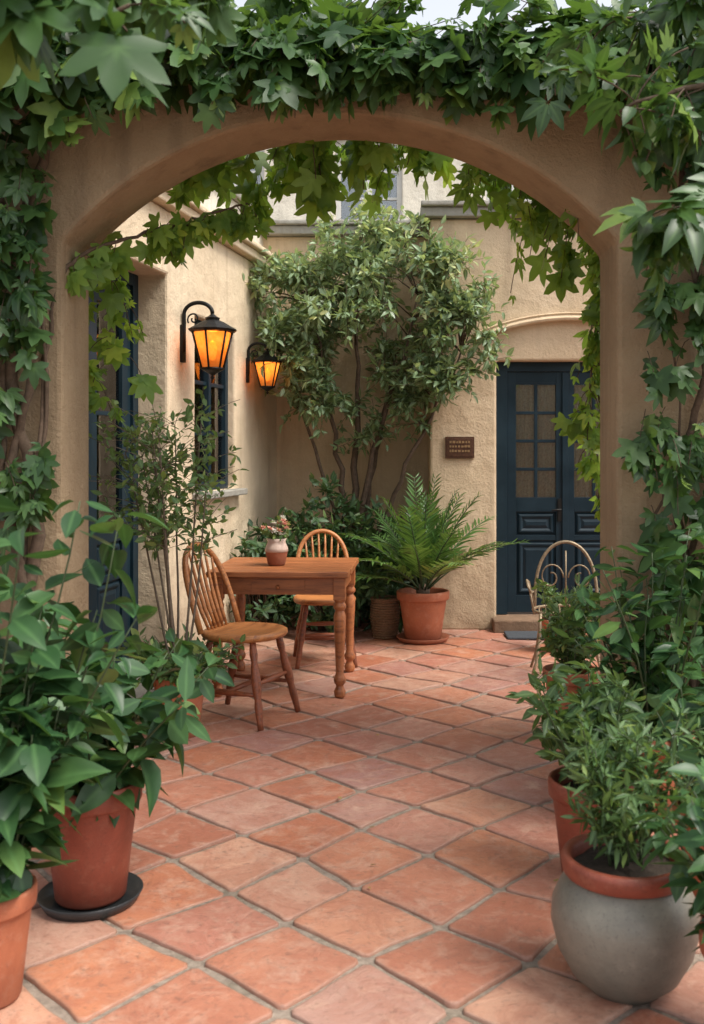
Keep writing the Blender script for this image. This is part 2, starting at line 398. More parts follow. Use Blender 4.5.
rot=math.atan2(.987,.158); LH=empty('stucco_house',(-1.51,6.5,0),rot)
w=MB(); wall_open(w,-2.0,2.78,0,3.06,[(-1.35,0,.0,2.64),(.50,1.36,1.20,2.44)],0,.36)
w.obj('walls',[M_wall],LH,bevel=.018,weld=True)
w=MB()
w.box(-2.05,2.76,-.07,.5,3.063,3.13); w.box(-2.05,2.76,-.11,.5,3.132,3.175)
w.obj('cornice',[M_wall],LH,bevel=.012)
w=MB(); w.box(-2.0,2.7,.12,.6,3.177,3.55); w.obj('parapet',[M_upper],LH,bevel=.015)
w=MB(); w.box(-2.0,2.72,.06,.66,3.552,3.61); w.obj('parapet_coping',[M_stone],LH,bevel=.012)
w=MB(); w.box(.44,1.44,-.08,.05,1.150,1.198); w.obj('window_sill',[M_stone],LH,bevel=.008)
w=MB(); y=.055
for a,b in ((.502,.565),(1.295,1.358)): w.box(a,b,y,y+.07,1.20,2.438)
w.box(.565,1.295,y+.001,y+.07,2.37,2.438); w.box(.565,1.295,y+.001,y+.07,1.20,1.27)
w.box(.905,.955,y-.006,y+.06,1.27,2.37)
for zz in (1.62,1.99):
    w.box(.565,.905,y+.012,y+.055,zz-.014,zz+.014); w.box(.955,1.295,y+.012,y+.055,zz-.014,zz+.014)
w.box(.565,1.295,y+.03,y+.034,1.27,2.37,1); w.box(.51,1.35,y+.25,y+.26,1.2,2.44,2)
w.obj('window',[M_blue,M_glass,M_dark],LH,bevel=.003)
w=MB(); y=.2
w.box(-1.348,-1.27,y,y+.09,.03,2.638); w.box(-.08,-.002,y,y+.09,.03,2.638); w.box(-1.27,-.08,y+.001,y+.09,2.56,2.638)
door_leaf(w,-1.268,-.677,.05,2.558,y+.02,(1.05,2.40),1,2,st=.12); door_leaf(w,-.673,-.082,.05,2.558,y+.02,(1.05,2.40),1,2,st=.12)
w.box(-.70,-.65,y+.004,y+.02,.06,2.55)
w.obj('door',[M_blue,M_glass,M_dark,M_iron],LH,bevel=.004)
w=MB(); w.box(-1.348,-.002,-.06,.35,.0,.045); w.obj('threshold',[M_stone],LH,bevel=.01)

BH=empty('stucco_house',(1.4,8.3,0)); ox,oy=1.4,8.3
def bx(mb,x0,x1,y0,y1,z0,z1,m=0): mb.box(x0-ox,x1-ox,y0-oy,y1-oy,z0,z1,m)
w=MB(); wall_open(w,.25-ox,4.2-ox,0,3.42,[(.80-ox,1.98-ox,.0,2.24)],0,.72); w.obj('porch_wall',[M_wallb],BH,bevel=.02,weld=True)
w=MB(); bx(w,-3,.255,9.0,9.4,0,3.42); w.obj('rear_wall',[M_wallb],BH,bevel=.01)
w=MB(); bx(w,-3,.17,8.9,9.5,3.423,3.50); bx(w,-3,.17,8.86,9.5,3.502,3.545)
bx(w,.172,4.2,8.22,9.5,3.423,3.50); bx(w,.172,4.2,8.17,9.5,3.502,3.545); w.obj('stone_ledge',[M_stone],BH,bevel=.012)
w=MB(); wall_open(w,-3-ox,4.2-ox,3.5,4.95,[(-.62-ox,.02-ox,3.62,4.5),(.82-ox,1.4-ox,3.62,4.5),(-1.9-ox,-1.3-ox,3.62,4.5)],9.55-oy,9.9-oy)
w.obj('upper_wall',[M_upper],BH,bevel=.012,weld=True)
w=MB(); bx(w,-3.1,4.3,9.4,10,4.953,5.03); w.obj('eaves',[M_stone],BH,bevel=.01)
w=MB()
for a,b in ((-.62,.02),(.82,1.4),(-1.9,-1.3)):
    y=9.66
    bx(w,a,a+.05,y,y+.06,3.62,4.5); bx(w,b-.05,b,y,y+.06,3.62,4.5); bx(w,a+.05,b-.05,y+.001,y+.06,4.45,4.5); bx(w,a+.05,b-.05,y+.001,y+.06,3.62,3.67)
    m=(a+b)/2; bx(w,m-.03,m+.03,y-.004,y+.05,3.67,4.45)
    for zz in(3.93,4.19): bx(w,a+.05,m-.03,y+.012,y+.05,zz-.012,zz+.012); bx(w,m+.03,b-.05,y+.012,y+.05,zz-.012,zz+.012)
    bx(w,a+.05,b-.05,y+.03,y+.034,3.67,4.45,1); bx(w,a,b,y+.22,y+.23,3.6,4.5,2)
w.obj('upper_windows',[M_white,M_glass,M_dark],BH,bevel=.003)
w=MB(); n=26; cxh=1.42; hw=.80; rise=.17; zb=2.40
R=(hw*hw+rise*rise)/(2*rise)
V=[];F=[]
prof=[(0,.0),(-.075,.0),(-.085,.02),(-.05,.045),(-.065,.06),(0,.075)]
for i in range(n+1):
    x=-hw+2*hw*i/n; z=zb+math.sqrt(R*R-x*x)-(R-rise)
    for yy,dz in prof: V.append((cxh+x-ox,yy-.001,z+dz))
k=len(prof)
for i in range(n):
    for j in range(k-1): F.append((i*k+j,(i+1)*k+j,(i+1)*k+j+1,i*k+j+1))
F+=[tuple(range(k)),tuple(n*k+j for j in range(k))[::-1]]
w.add(V,F); w.obj('door_hood',[M_wallb],BH,bevel=.004)
w=MB(); y=8.40-oy
def D(x): return x-ox
w.box(D(.802),D(.90),y,y+.1,.12,2.238); w.box(D(1.88),D(1.978),y,y+.1,.12,2.238); w.box(D(.90),D(1.88),y+.001,y+.1,2.16,2.238)
door_leaf(w,D(.902),D(1.388),.135,2.158,y+.02,(1.10,2.05),2,4); door_leaf(w,D(1.392),D(1.878),.135,2.158,y+.02,(1.10,2.05),2,4)
w.box(D(1.365),D(1.415),y+.003,y+.02,.14,2.15)
w.tube([(D(1.345),y+.01,1.0),(D(1.345),y-.04,1.0),(D(1.31),y-.05,1.0),(D(1.27),y-.045,.995)],.008,3,8)
w.box(D(1.325),D(1.36),y+.008,y+.019,.90,1.09,3)
w.obj('door',[M_blue,M_glass,M_curtain,M_iron],BH,bevel=.004)
w=MB(); bx(w,.76,2.04,8.14,8.62,0,.115); w.obj('door_step',[M_step],BH,bevel=.015)

w=MB(); AX=-.266; HW=1.222; ZS=2.42; RI=.56; R=(HW*HW+RI*RI)/(2*RI); ZT=3.2
y0,y1=4.4,4.8; xl,xr=-3.6,3.4
def arcz(x): return ZS+math.sqrt(max(0,R*R-(x-AX)**2))-(R-RI)
th=math.asin(HW/R); n=40
xs=[AX+R*math.sin(-th+2*th*i/n) for i in range(n+1)]
for a,b in ((xl,xs[0]),(xs[-1],xr)):
    for z0,z1 in ((0,ZS),(ZS,ZT)):
        w.add([(a,y0,z0),(b,y0,z0),(b,y0,z1),(a,y0,z1)],[(0,1,2,3)]); w.add([(a,y1,z0),(b,y1,z0),(b,y1,z1),(a,y1,z1)],[(3,2,1,0)])
    w.add([(a,y0,ZT),(b,y0,ZT),(b,y1,ZT),(a,y1,ZT)],[(0,1,2,3)])
for x,f in ((xs[0],(0,1,2,3)),(xs[-1],(3,2,1,0))): w.add([(x,y0,0),(x,y1,0),(x,y1,ZS),(x,y0,ZS)],[f])
for i in range(n):
    a,b=xs[i],xs[i+1]; za,zb=arcz(a),arcz(b)
    w.add([(a,y0,za),(b,y0,zb),(b,y0,ZT),(a,y0,ZT)],[(0,1,2,3)]); w.add([(a,y1,za),(b,y1,zb),(b,y1,ZT),(a,y1,ZT)],[(3,2,1,0)])
    w.add([(a,y0,za),(b,y0,zb),(b,y1,zb),(a,y1,za)],[(3,2,1,0)],0); w.add([(a,y0,ZT),(b,y0,ZT),(b,y1,ZT),(a,y1,ZT)],[(0,1,2,3)])
for x in (xl,xr): w.add([(x,y0,0),(x,y1,0),(x,y1,ZT),(x,y0,ZT)],[(0,1,2,3)])
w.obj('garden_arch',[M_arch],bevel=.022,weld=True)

# ------------------------------------------------------------------ lanterns
m,nt,b_,o_=newmat('amber_pane')
c_=ramp(nt,noise(nt,14,4,.6,opos(nt)),[(.3,(.72,.24,.04)),(.7,(.9,.42,.13))])
tr=N(nt,'ShaderNodeBsdfTransparent'); nt.links.new(c_,tr.inputs[0]); tl=N(nt,'ShaderNodeBsdfTranslucent'); nt.links.new(c_,tl.inputs[0])
em=N(nt,'ShaderNodeEmission'); nt.links.new(c_,em.inputs[0]); em.inputs[1].default_value=.10
m1=N(nt,'ShaderNodeMixShader'); m1.inputs[0].default_value=.65; nt.links.new(tr.outputs[0],m1.inputs[1]); nt.links.new(tl.outputs[0],m1.inputs[2])
a1=N(nt,'ShaderNodeAddShader'); nt.links.new(m1.outputs[0],a1.inputs[0]); nt.links.new(em.outputs[0],a1.inputs[1]); nt.links.new(a1.outputs[0],o_.inputs[0])
M_amberT=m
def lantern(x,y,z,s,wallrot,power):
    E=empty('wall_lantern',(x,y,z),wallrot); b=MB(); n=6
    rt,rb,ht,hb=.135*s,.072*s,.115*s,-.135*s
    def hx(r,zz): return [(r*math.cos(2*math.pi*i/n),r*math.sin(2*math.pi*i/n),zz) for i in range(n)]
    A=hx(rb,hb);B=hx(rt,ht)
    for i in range(n): b.tube([A[i],B[i]],.0075*s,0,6)
    for zz,r in ((hb,rb),(ht,rt)):
        P=hx(r,zz)
        for i in range(n): b.tube([P[i],P[(i+1)%n]],.009*s,0,6)
    b.lathe([(.15*s,ht-.005*s),(.165*s,ht+.01*s),(.13*s,ht+.03*s),(.08*s,ht+.06*s),(.045*s,ht+.075*s),(.05*s,ht+.09*s),(.03*s,ht+.10*s),(.012*s,ht+.115*s),(.004*s,ht+.13*s)],0,12,smooth=False)
    b.lathe([(.004*s,hb-.075*s),(.016*s,hb-.06*s),(.008*s,hb-.045*s),(.03*s,hb-.032*s),(.06*s,hb-.015*s),(.082*s,hb),(.07*s,hb+.006*s)],0,12)
    yw=.20*s
    t=np.linspace(0,1,16)
    arm=[(0,0,ht+.12*s)]+[(0,yw*.5-yw*.5*math.cos(math.pi*q),ht+.12*s+.075*s*math.sin(math.pi*q)) for q in t[1:]]
    arm+= [(0,yw,ht+.02*s),(0,yw,-.02*s)]
    b.tube(arm,.014*s,0,8)
    sp=[(0,yw*.66+ (.045*s*(1-q*.75))*math.cos(q*7.5-.6),ht+.085*s+(.045*s*(1-q*.75))*math.sin(q*7.5-.6)) for q in np.linspace(0,1,24)]
    b.tube(sp,.006*s,0,6)
    b.box(-.03*s,.03*s,yw-.002,yw+.018*s,-.09*s,.16*s)
    b.obj('iron_frame',[M_iron],E)
    g=MB()
    A=hx(rb*.93,hb+.004);B=hx(rt*.93,ht-.004)
    for i in range(n):
        j=(i+1)%n; g.add([A[i],A[j],B[j],B[i]],[(0,1,2,3)])
    g.obj('amber_panes',[M_amberT],E)
    g=MB(); g.lathe([(.001,-.08*s),(.02*s,-.07*s),(.032*s,-.02*s),(.025*s,.03*s),(.004*s,.055*s)],0,14); g.obj('bulb',[M_bulb],E)
    l=bpy.data.lights.new('lamp_light','POINT'); l.energy=power; l.color=(1,.55,.2); l.shadow_soft_size=.04
    lo=bpy.data.objects.new('lamp_light',l); sc.collection.objects.link(lo); lo.parent=E; lo.location=(0,0,.09*s)
def wallpt(s,out,z):
    u=np.array([math.cos(rot),math.sin(rot)]); nn=np.array([math.sin(rot),-math.cos(rot)])
    p=np.array([-1.51,6.5])+u*s+nn*out; return p[0],p[1],z
x,y,z=wallpt(.24,.218*1.0,2.18); lantern(x,y,z,1.0,rot,2.2)
x,y,z=wallpt(1.66,.218*.80,2.12); lantern(x,y,z,.80,rot,1.8)

P=empty('wall_plaque',(.495,8.297,1.52)); b=MB(); b.box(-.12,.12,-.022,0,-.09,.09); b.box(-.105,.105,-.026,-.0222,-.075,.075)
b.obj('plate',[M_bronze],P,bevel=.006); b=MB()
for r,zz in enumerate((.045,.01,-.028)):
    x=-.085
    while x<.08:
        ww=U(.012,.022); b.box(x,x+ww,-.031,-.0262,zz-.009,zz+.009+U(-.003,.003)); x+=ww+U(.004,.012)
b.obj('lettering',[M_letter],P)
b=MB(); b.box(-.26,.26,-.14,.14,.014,.034); b.obj('door_mat',[M_mat],None,(1.10,7.97,0),bevel=.008)

# ------------------------------------------------------------------ table + chairs
T=empty('wooden_table',(-.72,6.38,0),math.radians(-2))
b=MB(); W,Dp=.43,.41; nb=5
for i in range(nb):
    a=-Dp+2*Dp*i/nb; b.box(-W+U(0,.006),W-U(0,.006),a+.002,a+2*Dp/nb-.002,.735,.772+U(-.001,.001))
b.obj('tabletop',[M_wood],T,bevel=.006)
b=MB(); lx,ly=W-.06,Dp-.06
b.box(-lx,lx,-ly-.012,-ly+.012,.63,.733); b.box(-lx,lx,ly-.012,ly+.012,.63,.733); b.box(-lx-.012,-lx+.012,-ly+.013,ly-.013,.63,.733); b.box(lx-.012,lx+.012,-ly+.013,ly-.013,.63,.733)
b.box(-.16,.16,-ly-.02,-ly-.0125,.645,.72); b.lathe([(.001,-.02),(.012,-.012),(.014,0),(.001,.012)],0,12,(0,-ly-.03,.68))
b.obj('apron',[M_wood],T,bevel=.003)
b=MB()
for sx in(-1,1):
    for sy in(-1,1):
        cx,cy=sx*lx,sy*ly; b.box(cx-.036,cx+.036,cy-.036,cy+.036,.60,.734)
        b.lathe([(.022,.01),(.033,.02),(.036,.05),(.026,.07),(.022,.085),(.034,.10),(.038,.12),(.030,.14),(.024,.16),(.028,.28),(.035,.42),(.038,.50),(.030,.525),(.025,.535),(.038,.55),(.040,.565),(.030,.585),(.038,.60)],0,16,(cx,cy,0))
b.obj('legs',[M_wood],T,bevel=.003)

def chair(loc,rz,scale=1):
    E=empty('wooden_chair',loc,rz,scale); b=MB(); n=28
    prof=[(.0,.436),(.12,.434),(.185,.424),(.207,.428),(.216,.442),(.214,.456),(.20,.464),(.17,.458),(.08,.452),(.0,.451)]
    V=[]
    for r,z in prof:
        for j in range(n):
            a=2*math.pi*j/n; sq=1+.07*abs(math.sin(2*a)); V.append((r*math.cos(a)*sq,r*math.sin(a)*sq*.98,z))
    F=[(i*n+j,i*n+(j+1)%n,(i+1)*n+(j+1)%n,(i+1)*n+j) for i in range(len(prof)-1) for j in range(n)]
    b.add(V,F,0,True); b.obj('seat',[M_woodl],E)
    b=MB(); feet=[]
    for sx in(-1,1):
        for sy in(-1,1):
            t=np.array([sx*.13,sy*.12,.437]); f=np.array([sx*.20,sy*.21+(.02 if sy>0 else 0),.0])
            q=np.linspace(0,1,13); P_=[t*(1-k)+f*k for k in q]
            b.tube(P_,[.016,.017,.021,.016,.021,.024,.025,.023,.017,.021,.019,.016,.015],0,10); feet.append((t,f))
    def at(k,i): return feet[i][0]*(1-k)+feet[i][1]*k
    for i,j,k in ((0,1,.62),(2,3,.62),(0,2,.50),(1,3,.45)):
        a,c=at(k,i),at(k,j); q=np.linspace(0,1,7); b.tube([a*(1-t)+c*t for t in q],[.009,.011,.015,.017,.015,.011,.009],0,8)
    a=(at(.62,0)+at(.62,1))/2; c=(at(.62,2)+at(.62,3))/2; b.tube([a,(a+c)/2,c],[.010,.015,.010],0,8)
    b.obj('legs',[M_woodd],E)
    b=MB()
    def hoop(th,s=1):
        z=.455+.44*s*max(0,math.sin(th))**.62; x=.185*math.cos(th)*(1+.12*math.sin(th)); return (x,.15+.13*(z-.455)/.44+.03*math.sin(th),z)
    hp=[hoop(t) for t in np.linspace(0,math.pi,33)]; b.tube(hp,.016,0,8)
    for x in (-.12,-.072,-.024,.024,.072,.12):
        tt=math.acos(max(-1,min(1,x/.20))); top=np.array(hoop(tt)); bot=np.array([x*.72,.165,.455]); m_=(top+bot)/2+np.array([0,.012,0])
        b.tube([bot,(bot+m_)/2+np.array([0,.003,0]),m_,(m_+top)/2,top],[.007,.011,.010,.008,.006],0,7)
    b.obj('backrest',[M_woodl],E)
    return E
chair((-.865,5.58,.012),math.radians(68),1.06)
chair((-.53,7.02,.012),math.radians(8))

E=empty('iron_garden_chair',(1.10,6.6,.012),math.radians(-8)); b=MB()
hp=[(.21*math.cos(t)*(1.0),.19+.05*math.sin(t),.40+.46*max(0,math.sin(t))**.7) for t in np.linspace(0,math.pi,30)]; b.tube(hp,.011,0,8)
for sg in(-1,1):
    q=np.linspace(0,1,26); b.tube([(sg*(.10-.085*(1-.72*k)*math.cos(k*8)),.205+.02*k,.62+.10*(1-.72*k)*math.sin(k*8)) for k in q],.0055,0,6)
    b.tube([(sg*.21,.19,.41),(sg*.25,.10,.60),(sg*.26,-.05,.63),(sg*.25,-.14,.60),(sg*.23,-.155,.56),(sg*.22,-.14,.57)],.0085,0,7)
    b.tube([(sg*.25,-.10,.62),(sg*.21,-.14,.42)],.007,0,7)
b.tube([(.0,.2,.42),(0,.235,.80)],.006,0,6)
for sx in(-1,1):
    for sy in(-1,1):
        b.tube([(sx*.17,sy*.16,.43),(sx*.175,sy*.175,.30),(sx*.20,sy*.20,.12),(sx*.235,sy*.235,.0)],.009,0,8)
b.tube([(.19*math.cos(t),.19*math.sin(t),.19) for t in np.linspace(0,2*math.pi,25)],.006,0,6)
b.tube([(.22*math.cos(t),.21*math.sin(t),.43) for t in np.linspace(0,2*math.pi,33)],.010,0,8)
for k in np.linspace(-.18,.18,9): b.tube([(k,-math.sqrt(.215**2-k*k)*.95,.432),(k,math.sqrt(.215**2-k*k)*.95,.432)],.005,0,6)
b.obj('frame',[M_ironp],E)

# ------------------------------------------------------------------ pots
def pot(E,r,h,mat,style='std',saucer=None,zoff=.012,soil=.86):
    b=MB(); z0=zoff+(.02 if saucer else 0)
    if style=='std':
        pr=[(r*.02,z0),(r*.66,z0),(r*.69,z0+.008),(r*.80,z0+h*.45),(r*.90,z0+h*.80),(r*.91,z0+h*.82),(r*.985,z0+h*.825),(r,z0+h*.85),(r*1.01,z0+h*.97),(r*.99,z0+h),(r*.92,z0+h*1.002),(r*.88,z0+h*.97),(r*.86,z0+h*.8)]
        rs=r*.87
    elif style=='globe':
        pr=[(r*.02,z0),(r*.55,z0),(r*.60,z0+.01),(r*.82,z0+h*.12),(r*1.02,z0+h*.30),(r*1.12,z0+h*.50),(r*1.10,z0+h*.64),(r*.97,z0+h*.78),(r*.86,z0+h*.84),(r*.82,z0+h*.87)]; rs=r*.80
    b.lathe(pr,0,40,cap=False)
    if style=='globe':
        b.lathe([(r*.82,z0+h*.855),(r*.91,z0+h*.858),(r*.94,z0+h*.875),(r*.97,z0+h*.96),(r*.94,z0+h),(r*.84,z0+h*1.0),(r*.79,z0+h*.96),(r*.78,z0+h*.8)],1,40,cap=False)
    b.obj('pot',[mat,M_potr],E)
    s=MB(); n=24; rings=[0,.3,.6,.85,1.0]; V=[(0,0,z0+h*soil+.01)]
    for q in rings[1:]:
        for j in range(n):
            a=2*math.pi*j/n; V.append((rs*q*math.cos(a),rs*q*math.sin(a),z0+h*soil+U(-.006,.008)-.01*q))
    F=[(0,1+j,1+(j+1)%n) for j in range(n)]
    for k in range(3): F+=[(1+k*n+j,1+(k+1)*n+j,1+(k+1)*n+(j+1)%n,1+k*n+(j+1)%n) for j in range(n)]
    s.add(V,F,0,True); s.obj('soil',[M_soil],E)
    if saucer:
        s=MB(); s.lathe([(.001,zoff),(r*.9,zoff),(r*1.02,zoff+.035),(r*1.0,zoff+.037),(r*.88,zoff+.014),(.001,zoff+.013)],0,40); s.obj('saucer',[saucer],E)
    return z0+h*soil

def broad_plant(E,zs,stems,H,spread,leaf,size,tm=T_WIDE,per=12,leaf_lo=.15,lean=(0,0),b0=.5,droop=.4,width=.05):
    b=MB()
    for i in range(stems):
        a=U(0,6.28); r=U(.01,width); tilt=U(.05,1)*spread
        d=np.array([math.cos(a)*tilt+lean[0],math.sin(a)*tilt+lean[1],1.0])
        P=shoot((math.cos(a)*r,math.sin(a)*r,zs-.02),d,H*U(.45,1.0),.12,8,.3)
        b.tube(P,np.linspace(.006,.002,len(P)),1,5)
        n=per; k=len(P)-1; t=np.append(np.linspace(leaf_lo,1,n-4),[.93,.96,.98,1.0])*k; ii=np.minimum(t.astype(int),k-1); f=(t-ii)[:,None]
        X=P[ii]*(1-f)+P[ii+1]*f
        ph=np.arange(n)*2.4+U(0,6)
        Rr=np.stack([np.cos(ph),np.sin(ph),np.zeros(n)],1)
        Tt=nrm(Rr+np.array([0,0,1])*rng.uniform(-.5-droop*.3,.8-droop,(n,1))+rng.normal(size=(n,3))*.3)
        Nn=nrm(np.array([0,0,1])+rng.normal(size=(n,3))*.4)
        S=size*rng.uniform(.5,1.25,n)*np.interp(t/k,[0,.7,1],[.95,1,.8])
        b.leaves(tm,X+Rr*.015,Tt,Nn,S,0,np.clip(rng.normal(b0,.28,n),0,1))
    return b.obj('foliage',[leaf,M_stem],E)

E=empty('potted_plant',(-1.02,3.3,0)); zs=pot(E,.165,.38,M_potr,saucer=M_sauc); broad_plant(E,zs,32,.62,.84,L_big,.155,T_WIDE,15,droop=.5)
E=empty('potted_plant',(-1.12,2.72,0)); zs=pot(E,.125,.30,M_pot); broad_plant(E,zs,30,1.16,.36,L_big,.14,T_WIDE,24,lean=(.03,0),droop=.4)
E=empty('potted_shrub',(-1.15,5.22,0)); zs=pot(E,.145,.33,M_pot)
b=MB()
for i in range(9):
    a=U(0,6.28); tilt=U(.02,.20); P=shoot((math.cos(a)*.025,math.sin(a)*.025,zs-.02),(math.cos(a)*tilt-.03,math.sin(a)*tilt,1),U(1.0,1.42),.02,12,.16)
    b.tube(P,np.linspace(.008,.003,len(P)),1,6)
    for k in range(7,13):
        for q in range(3):
            aa=U(0,6.28); Q=shoot(P[k],(math.cos(aa),math.sin(aa),U(.3,1.1)),U(.12,.36),.15,5,.2); b.tube(Q,.0018,1,3)
            dress(b,Q,9,.054,(0,0,0),T_SM,0,.1,.1,1.0,.8,.4,.7)
for i in range(52):
    a=U(0,6.28); P=shoot((math.cos(a)*.05,math.sin(a)*.05,zs),(math.cos(a)*U(.3,1.1),math.sin(a)*U(.3,1.1),1),U(.15,.34),.35,6,.3); b.tube(P,.002,1,3)
    dress(b,P,22,.058,(0,0,0),T_SM,0,.1,.1,1,.8,.5,.5)
b.obj('foliage',[L_fine,M_barkg],E)
E=empty('potted_palm',(.18,7.82,0)); zs=pot(E,.205,.37,M_pot,saucer=M_pot)
b=MB()
for i in range(26):
    a=i*2.4+U(-.2,.2); el=math.radians(np.interp(i,[0,25],[86,34])+U(-6,6)); L=U(.66,.90)
    P=shoot((math.cos(a)*.03,math.sin(a)*.03,zs+.05),(math.cos(a)*math.cos(el),math.sin(a)*math.cos(el),math.sin(el)),L,.40,12,.06)
    b.tube(P,np.linspace(.008,.003,len(P)),1,5,rnd=.8)
    n=19; t=np.linspace(.2,.99,n)*12; ii=np.minimum(t.astype(int),11); f=(t-ii)[:,None]; X=P[ii]*(1-f)+P[ii+1]*f; Dd=nrm(P[ii+1]-P[ii])
    S0=nrm(np.cross(Dd,[0,0,1.])); Un=np.cross(S0,Dd)
    for sg in(-1,1):
        b.leaves(t_oval(.08,.2,.03,2),X,nrm(S0*sg+Dd*.9+Un*.2+rng.normal(size=(n,3))*.06),Un,np.interp(t/12,[0,.3,.7,1],[.12,.20,.17,.08]),0,np.clip(rng.normal(.25+.5*(i%3)/2,.15,n),0,1))
b.lathe([(.001,zs-.01),(.05,zs),(.055,zs+.06),(.03,zs+.10),(.001,zs+.11)],2,10)
b.obj('foliage',[L_palm,M_stem,M_bark],E)
b=MB(); rr=.105; h=.30
for k in range(15):
    z=.022+h*k/15; r=rr*(.85+.2*math.sin(math.pi*k/15*.8)); b.tube([(r*(1+.02*math.sin(j*math.pi+k*math.pi))*math.cos(j*2*math.pi/24),r*math.sin(j*2*math.pi/24),z) for j in range(25)],.011,0,5)
b.tube([(rr*1.0*math.cos(t),rr*1.0*math.sin(t),h+.02) for t in np.linspace(0,2*math.pi,25)],.014,0,6)
b.lathe([(.001,.014),(rr*.8,.014),(rr*.92,.2),(rr*.85,.25),(.001,.25)],0,20)
b.obj('wicker_basket',[M_wicker],None,(-.12,7.95,0))
E=empty('flower_pot',(-.78,6.32,.773)); b=MB()
b.lathe([(.001,0),(.048,0),(.055,.01),(.066,.06),(.070,.085)],0,30,cap=False); b.lathe([(.070,.085),(.074,.088),(.072,.11),(.062,.13),(.055,.150),(.064,.168),(.058,.169),(.048,.15),(.05,.10)],1,30,cap=False)
b.obj('pot',[M_pot,mat_pot('pale_glaze',(.66,.50,.42),(.56,.40,.32),(.70,.60,.53),.45)],E)
b=MB()
for i in range(40):
    a=U(0,6.28); P=shoot((0,0,.14),(math.cos(a)*U(.1,1.0),math.sin(a)*U(.1,1.0),1),U(.06,.17),.15,5,.2); b.tube(P,.0016,1,4)
    dress(b,P,4,.045,(0,0,0),T_SM,0,.3,.1,1,.8,.4,.8)
    if i<24:
        c=P[-1]+np.array([0,0,.008]); k=13; ph=np.arange(k)*2.4; el=np.linspace(.05,1.2,k)
        Tt=np.stack([np.cos(ph)*np.cos(el),np.sin(ph)*np.cos(el),np.sin(el)],1)
        b.leaves(T_WIDE,np.repeat([c],k,0),Tt,np.tile([0,0,1.],(k,1))+rng.normal(size=(k,3))*.2,np.full(k,.028),2+i%2,rng.random(k))
b.obj('flowers',[L_fine,M_stem,mat_leaf('petal_pink',(.60,.22,.16),(.78,.38,.28),(.80,.50,.40),.6,.3,.0,(.9,.5,.4)),mat_leaf('petal_white',(.65,.60,.52),(.75,.72,.65),(.82,.80,.74),.6,.3,0,(.85,.8,.7))],E)

def upright(E,zs,n,H,size,leaf,tm=T_NAR,spread=.5,per=26,w=.07,b0=.5,lean=(0,0)):
    b=MB()
    for i in range(n):
        a=U(0,6.28); tl=U(.05,1)*spread
        P=shoot((math.cos(a)*U(0,w),math.sin(a)*U(0,w),zs-.01),(math.cos(a)*tl+lean[0],math.sin(a)*tl+lean[1],1),H*U(.5,1),.1,8,.25); b.tube(P,np.linspace(.005,.002,len(P)),1,5)
        for k in range(2,9):
            aa=U(0,6.28); Q=shoot(P[k],(math.cos(aa),math.sin(aa),U(.3,1)),H*U(.12,.28),.15,5,.2); b.tube(Q,.0015,1,3)
            dress(b,Q,per//2,size,(0,0,0),tm,0,.05,-.1,1.0,.8,.3,b0)
        dress(b,P,per,size,(0,0,0),tm,0,.2,-.1,1.0,.8,.3,b0)
    return b.obj('foliage',[leaf,M_stem],E)
E=empty('potted_plant',(.625,2.78,0)); zs=pot(E,.182,.365,M_grey,'globe',soil=.93)
upright(E,zs,15,.42,.052,L_fine,T_NAR,.75,24,.05,.4,lean=(-.06,.10))
E=empty('potted_plant',(.67,3.5,0)); zs=pot(E,.15,.34,M_potr); upright(E,zs,14,.45,.062,L_fine,T_OV,.62,20,.07,.25,lean=(-.06,0))
E=empty('potted_plant',(.90,5.25,0)); zs=pot(E,.15,.34,M_pot); upright(E,zs,13,.50,.052,L_fine,T_SM,.40,22,.07,.55)
E=empty('potted_plant',(1.02,4.02,0)); zs=pot(E,.16,.36,M_pot); broad_plant(E,zs,24,.90,.42,L_big,.125,T_OV,20,droop=.3,b0=.6)
E=empty('potted_plant',(1.05,3.25,0)); zs=pot(E,.16,.34,M_pot); broad_plant(E,zs,24,.66,.50,L_big,.115,T_OV,18,droop=.3,b0=.55)
E=empty('potted_plant',(.88,2.42,0)); zs=pot(E,.15,.32,M_pot); broad_plant(E,zs,30,.46,.72,L_big,.105,T_OV,18,lean=(-.06,.05),b0=.6)
E=empty('potted_plant',(1.16,7.4,0)); zs=pot(E,.12,.24,M_pot); upright(E,zs,8,.30,.05,L_fine,T_SM,.5,18,.05,.55)

# ------------------------------------------------------------------ central tree
b=MB(); base=np.array([-.42,8.5,0.]); limbs=[]
for tx,ty,tz,r in ((-.75,8.45,2.75,.036),(-.35,8.5,3.15,.042),(.15,8.35,2.8,.036),(.50,8.2,2.3,.030),(-.05,8.6,2.3,.03),(-1.0,8.4,2.3,.024)):
    p0=base+np.array([U(-.07,.07),U(-.06,.06),0]); p3=np.array([tx,ty,tz]); p1=p0+np.array([(tx-p0[0])*.12,0,tz*.38]); p2=p0+(p3-p0)*.6+np.array([0,0,.12])
    t=np.linspace(0,1,18)[:,None]; P=(1-t)**3*p0+3*(1-t)**2*t*p1+3*(1-t)*t*t*p2+t**3*p3; P[1:-1]+=rng.normal(size=(16,3))*.012
    b.tube(P,np.linspace(r,.008,18),1,8); limbs.append(P[7:])
LP=np.concatenate(limbs)
cl=[]
cen=np.array([-.25,8.36,2.50]); rad=np.array([1.02,.5,.92])
